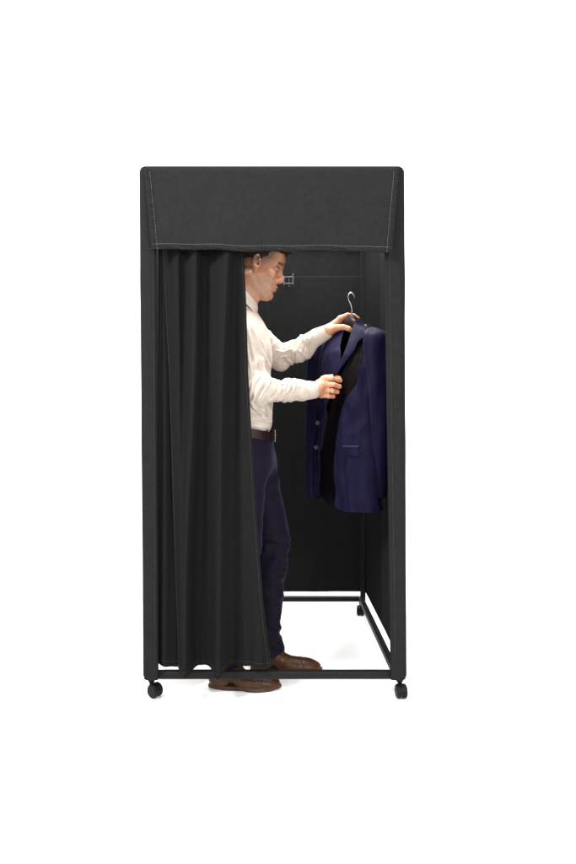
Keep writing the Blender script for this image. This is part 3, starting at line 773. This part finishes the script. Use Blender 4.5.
def jw(x, f, z, amp=1):   # hanging-cloth waviness
    return .0095 * amp * math.sin(x * 46 + z * 5 + 1.5 * math.sin(z * 6)) * min(1, max(0, -z - .12) / .3) + .0022 * amp * math.sin(x * 21 - z * 17)
_jw0 = jw
def jw(x, f, z, amp=1):
    q = np.array([[x * 26 + z * 2.2 + 5, z * 4.5 + 9, 3.3], [x * 15 - z * 9 + 2, z * 7 + x * 6, 8.1]]); nn = noise(q)
    k = min(1, max(0, -z - .10) / .15)
    return _jw0(x, f, z, amp) * .7 + k * amp * (.0075 * (1 - 3 * abs(nn[0])) + .0045 * (1 - 3 * abs(nn[1])))
def panelL(u, v):
    # u 0 front edge .. 1 side, v 0 hem .. 1 top
    xt = .085 + (.2 - .085) * u; zt2 = ztop(xt)
    hem = HEM - .006 * math.sin(u * 3) + .018 * max(0, 1 - u * 5) ** 2
    z = hem + (zt2 - hem) * v
    e = np.interp(z, *eL); a = aw(z) * .999
    x = e + (a - e) * u; f = front(x, z) + jw(x, 0, z) * (1 - u ** 5)
    return J(x, f, z)
def panelR(u, v):
    xt = -.2 + (.2 - .05) * u; zt2 = ztop(xt); hem = HEM + .03
    z = hem + (zt2 - hem) * v; e = np.interp(z, *eR); a = -aw(z) * .985
    x = a + (e - a) * u; f = front(x, z) + jw(x, 0, z, .6) - .002
    return J(x, f, z)
def backp(u, v):
    xt = -.2 + .4 * u; zt2 = ztop(xt); z = HEM + (zt2 - HEM) * v; a = aw(z) * .985; x = -a + 2 * a * u
    b = bw(z) * .9; d = b * math.sqrt(max(0, 1 - (x / aw(z)) ** 2) + 1e-4) * max(.12, math.sqrt(min(1, max(0, (ztop(x) - z + .004) / .13))))
    return J(x, -d + jw(x, 0, z), z)
sheet('front_panel', panelL, 60, 90, .003, 'navy', jacket)
sheet('front_panel', panelR, 40, 90, .003, 'navy', jacket)
V, F = grid(backp, 60, 60); F = [f[::-1] for f in F]; V, F = thick(V, F, 60, 60, .002); obj('back_panel', V, F, 'navy', jacket, True, 50)
sheet('lining', lambda u, v: J(*(lambda p: (np.dot(p - JC, JL) * .97, np.dot(p - JC, JF) * .95 + .006, (p - JC)[2] * .995 - .004))(backp(u, v))), 60, 60, .0015, 'lining', jacket)
# dark satin turned out between the fronts; upper part stands in for lapel shade
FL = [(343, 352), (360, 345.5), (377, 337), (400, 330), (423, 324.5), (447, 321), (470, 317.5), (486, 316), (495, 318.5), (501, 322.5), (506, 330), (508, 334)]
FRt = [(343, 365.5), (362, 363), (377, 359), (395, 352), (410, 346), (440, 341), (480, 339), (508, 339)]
def facing_shade(u, v):
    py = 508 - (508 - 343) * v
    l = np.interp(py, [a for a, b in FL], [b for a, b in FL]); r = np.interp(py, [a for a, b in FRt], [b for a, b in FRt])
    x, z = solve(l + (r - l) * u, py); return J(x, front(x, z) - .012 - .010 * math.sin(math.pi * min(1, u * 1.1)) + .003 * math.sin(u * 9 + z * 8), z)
sheet('facing_shade', facing_shade, 24, 80, .002, 'lining', jacket)
def patch(name, left, right, off, m, parent, nu=16, nv=30, t=.003, curl=.008):
    """left/right: boundary polylines (px,py) top->bottom"""
    def samp(pl, s):
        d = np.r_[0, np.cumsum([math.dist(a, b) for a, b in zip(pl, pl[1:])])]; s = s * d[-1]
        return np.interp(s, d, [a for a, b in pl]), np.interp(s, d, [b for a, b in pl])
    def fn(u, v):
        a = samp(left, 1 - v); b = samp(right, 1 - v); px = a[0] + (b[0] - a[0]) * u; py = a[1] + (b[1] - a[1]) * u
        x, z = solve(px, py); return J(x, front(x, z) + off + curl * math.sin(math.pi * (.15 + .7 * u)), z)
    return sheet(name, fn, nu, nv, t, m, parent)
patch('lapel', [(356.5, 320.5), (354.5, 327), (349.5, 343), (344.5, 356), (340, 368), (335.2, 377)], [(364.5, 320), (367, 329), (364.5, 337.5), (359, 342.5), (357, 348), (348, 361), (336, 377.6)], .006, 'navy', jacket)
patch('lapel', [(330, 353.5), (331.5, 361), (333.5, 370), (335, 377)], [(341.5, 345), (342.5, 354), (342.5, 361), (335.8, 377.4)], .006, 'navy', jacket, 10, 24)
pf = patch('pocket_flap', [(345, 446.4), (345.5, 456)], [(360.3, 446.2), (360.5, 456.5)], .005, 'navy', jacket, 10, 8, .003, .004)
# jetting above the flap
pj = MB(); jp = []
for px in np.linspace(344.6, 360.8, 8): x, z = solve(px, 446.2); jp.append(J(x, front(x, z) + .012, z))
pj.tube(jp, .0012, 6); M['jet'] = mat('pale_navy_edge', (.045, .042, .085), .7, .2, var=.1); pj.build('pocket_edge', 'jet', pf)  # paler navy than the jacket cloth along the pocket's top edge
# collar round the neck of the jacket
def jcol(u, v):
    pts = [(.082, .020, -.020), (.070, .000, -.004), (.048, -.026, .006), (0, -.038, .010), (-.048, -.026, .006), (-.066, .002, -.004), (-.076, .022, -.022)]
    q = u * (len(pts) - 1); i = min(int(q), len(pts) - 2); t = q - i; p = np.array(pts[i]) * (1 - t) + np.array(pts[i + 1]) * t
    o_ = np.array([p[0] * .32, p[1] * .35 - .006, -.036]) * v + np.array([0, 0, .008 * math.sin(v * math.pi)])
    return J(*(p + o_))
sheet('collar', jcol, 40, 8, .003, 'navy', jacket)
# sleeves
def sleeve(path, rad, seed):
    path = np.array(path); n = 44; m_ = 70; V = []; F = []
    tt = np.linspace(0, 1, len(path))
    ts = np.linspace(0, 1, m_)
    def cr(a, t):   # smooth interpolation
        q = t * (len(a) - 1); i = min(int(q), len(a) - 2); f = q - i
        p0, p1, p2, p3 = a[max(i - 1, 0)], a[i], a[i + 1], a[min(i + 2, len(a) - 1)]
        return .5 * ((2 * p1) + (-p0 + p2) * f + (2 * p0 - 5 * p1 + 4 * p2 - p3) * f * f + (-p0 + 3 * p1 - 3 * p2 + p3) * f ** 3)
    for t in ts:
        c = cr(path, t); r = cr(np.array(rad), t); r = np.array(r)
        for k in range(n):
            th = 2 * math.pi * k / n; wv = 1 + .04 * math.sin(3 * th + seed + t * 5) + .03 * math.sin(5 * th - t * 9 + seed)
            V.append(J(c[0] + r[0] * wv * math.cos(th), c[1] + r[1] * wv * math.sin(th), c[2] + .003 * math.sin(th * 2) ))
    V = np.array(V)
    for i in range(m_ - 1):
        for k in range(n): F.append((i * n + k, i * n + (k + 1) % n, (i + 1) * n + (k + 1) % n, (i + 1) * n + k))
    N_ = nrm(V, F); V = V + N_ * (.0042 * (1 - 2.6 * np.abs(noise(V * np.array([17, 17, 5]) + seed))))[:, None]
    k0 = len(V); V = np.vstack([V, V[-n:] * .88 + V[-n:].mean(0) * .12 + [0, 0, .02]])
    F += [((m_ - 1) * n + k, (m_ - 1) * n + (k + 1) % n, k0 + (k + 1) % n, k0 + k) for k in range(n)]; F.append(tuple(k0 + k for k in range(n)))
    F.append(tuple(range(n))[::-1])
    return obj('sleeve', V, F, 'navy', jacket, True, 60)
sleeve([(.178, -.004, -.046), (.196, 0, -.058), (.212, 0, -.09), (.222, -.004, -.18), (.226, -.006, -.30), (.212, -.014, -.44), (.196, -.022, -.60), (.188, -.026, -.745)],
       [(.012, .012), (.034, .046), (.046, .064), (.047, .064), (.046, .058), (.044, .050), (.040, .044), (.037, .040)], 1.)
sleeve([(-.178, -.004, -.048), (-.196, 0, -.060), (-.212, 0, -.09), (-.226, .006, -.18), (-.234, .012, -.32), (-.236, .018, -.46), (-.232, .030, -.62), (-.228, .038, -.785)],
       [(.012, .012), (.034, .044), (.046, .060), (.047, .060), (.044, .050), (.040, .042), (.036, .036), (.033, .030)], 4.)
# buttons
for px, py in ((320.6, 423), (318.6, 447.5)):
    x, z = solve(px - 1.6, py); c = J(x, front(x, z) + .006, z)
    MB().lathe([(-.004, 0), (-.004, .009), (0, .0105), (.003, .0100), (.0035, .008), (.0022, .006), (.0022, 0)], c, JF * .8 + np.array([.2, -.3, .1]), 20).build('button', 'button', jacket)

# hanger
hanger = empty('coat_hanger', tuple(J(0, 0, .02)), 'dark wooden coat hanger with steel hook, gripped by the raised hand', 'coat hanger')
hc = P(351, 321, .36)
pr = [Cap(hc + (0, 0, -.012), hc + (0, 0, .012), .021, .020, .01)]
for s in (1, -1): pr += [Cap(J(0.02 * s, 0, -.002), J(.08 * s, 0, -.022), .017, .014, .015), Cap(J(.08 * s, 0, -.022), J(.182 * s, .0, -.060), .014, .018, .01)]
Rw = np.c_[JL, JF, JU]
class Flat(Cap):
    def d(s, p):
        q = (p - hc) @ Rw; q[:, 1] *= 1.5
        a = (s.a - hc) @ Rw; b = (s.b - hc) @ Rw; ba = b - a; pa = q - a; h = np.clip((pa @ ba) / (ba @ ba + 1e-12), 0, 1)
        return (sdot(pa - h[:, None] * ba) - (s.ra + (s.rb - s.ra) * h)) * .8
pr = [Flat(c.a, c.b, c.ra, c.rb, c.k) for c in pr]
lo, hi = bounds(pr); V, F = implicit(pr, lo, hi, .0028); V = relax(V, F, 1, .4)
obj('hanger_body', V, F, 'wood', hanger)
hpts = [(351.6, 318), (351.9, 310), (350.8, 304.5), (348.8, 300.5), (347.9, 297), (348.8, 294.2), (350.8, 292.8), (352.9, 293.6), (354.2, 296), (354.6, 298)]
MB().tube([P(a, b, .36) for a, b in hpts], .0033, 10).build('hook', 'chrome', hanger)

# ================================================================== LIGHT, WORLD, CAMERA
w = bpy.data.worlds.new('World'); S.world = w; w.use_nodes = True
bg = w.node_tree.nodes['Background']; bg.inputs[0].default_value = (1, 1, 1, 1); bg.inputs[1].default_value = 1.5
def area(name, loc, target, size, power, col=(1, 1, 1)):
    l = bpy.data.lights.new(name, 'AREA'); l.shape = 'RECTANGLE'; l.size, l.size_y = size; l.energy = power; l.color = col
    o = bpy.data.objects.new(name, l); COL.objects.link(o); o.location = loc
    o.rotation_euler = (Vector(target) - Vector(loc)).to_track_quat('-Z', 'Y').to_euler(); return o
area('key_softbox', (-2.0, -1.9, 3.0), (0, .1, 1.6), (.7, .7), 200, (1, .98, .96))
area('fill_light', (1.4, -3.2, 2.2), (.1, .3, .7), (1.0, 1.0), 115, (1, .97, .94))  # unseen lamp added to brighten the man and the inside floor
area('overhead_fill', (0, 1.2, 4.6), (0, 1.2, 0), (5, 5), 350, (1, .98, .96))  # unseen lamp added to keep the floor around the booth white
area('top_fill', (.1, .5, 3.0), (.1, .5, 0), (1.3, 1.3), 180, (1, .97, .93))  # unseen lamp added above the open top to whiten the floor inside

cam = bpy.data.cameras.new('Camera'); co = bpy.data.objects.new('Camera', cam); COL.objects.link(co); S.camera = co
co.location = (0, -CD, CH); co.rotation_euler = (math.pi / 2, 0, 0)
cam.sensor_fit = 'HORIZONTAL'; cam.sensor_width = 36; cam.lens = FP * CD / 576 * 36
cam.shift_x = 16 / 576; cam.shift_y = -24 / 576; cam.clip_end = 100; cam.clip_start = .05
S.view_settings.view_transform = 'Standard'; S.view_settings.look = 'None'; S.view_settings.exposure = 0; S.view_settings.gamma = 1
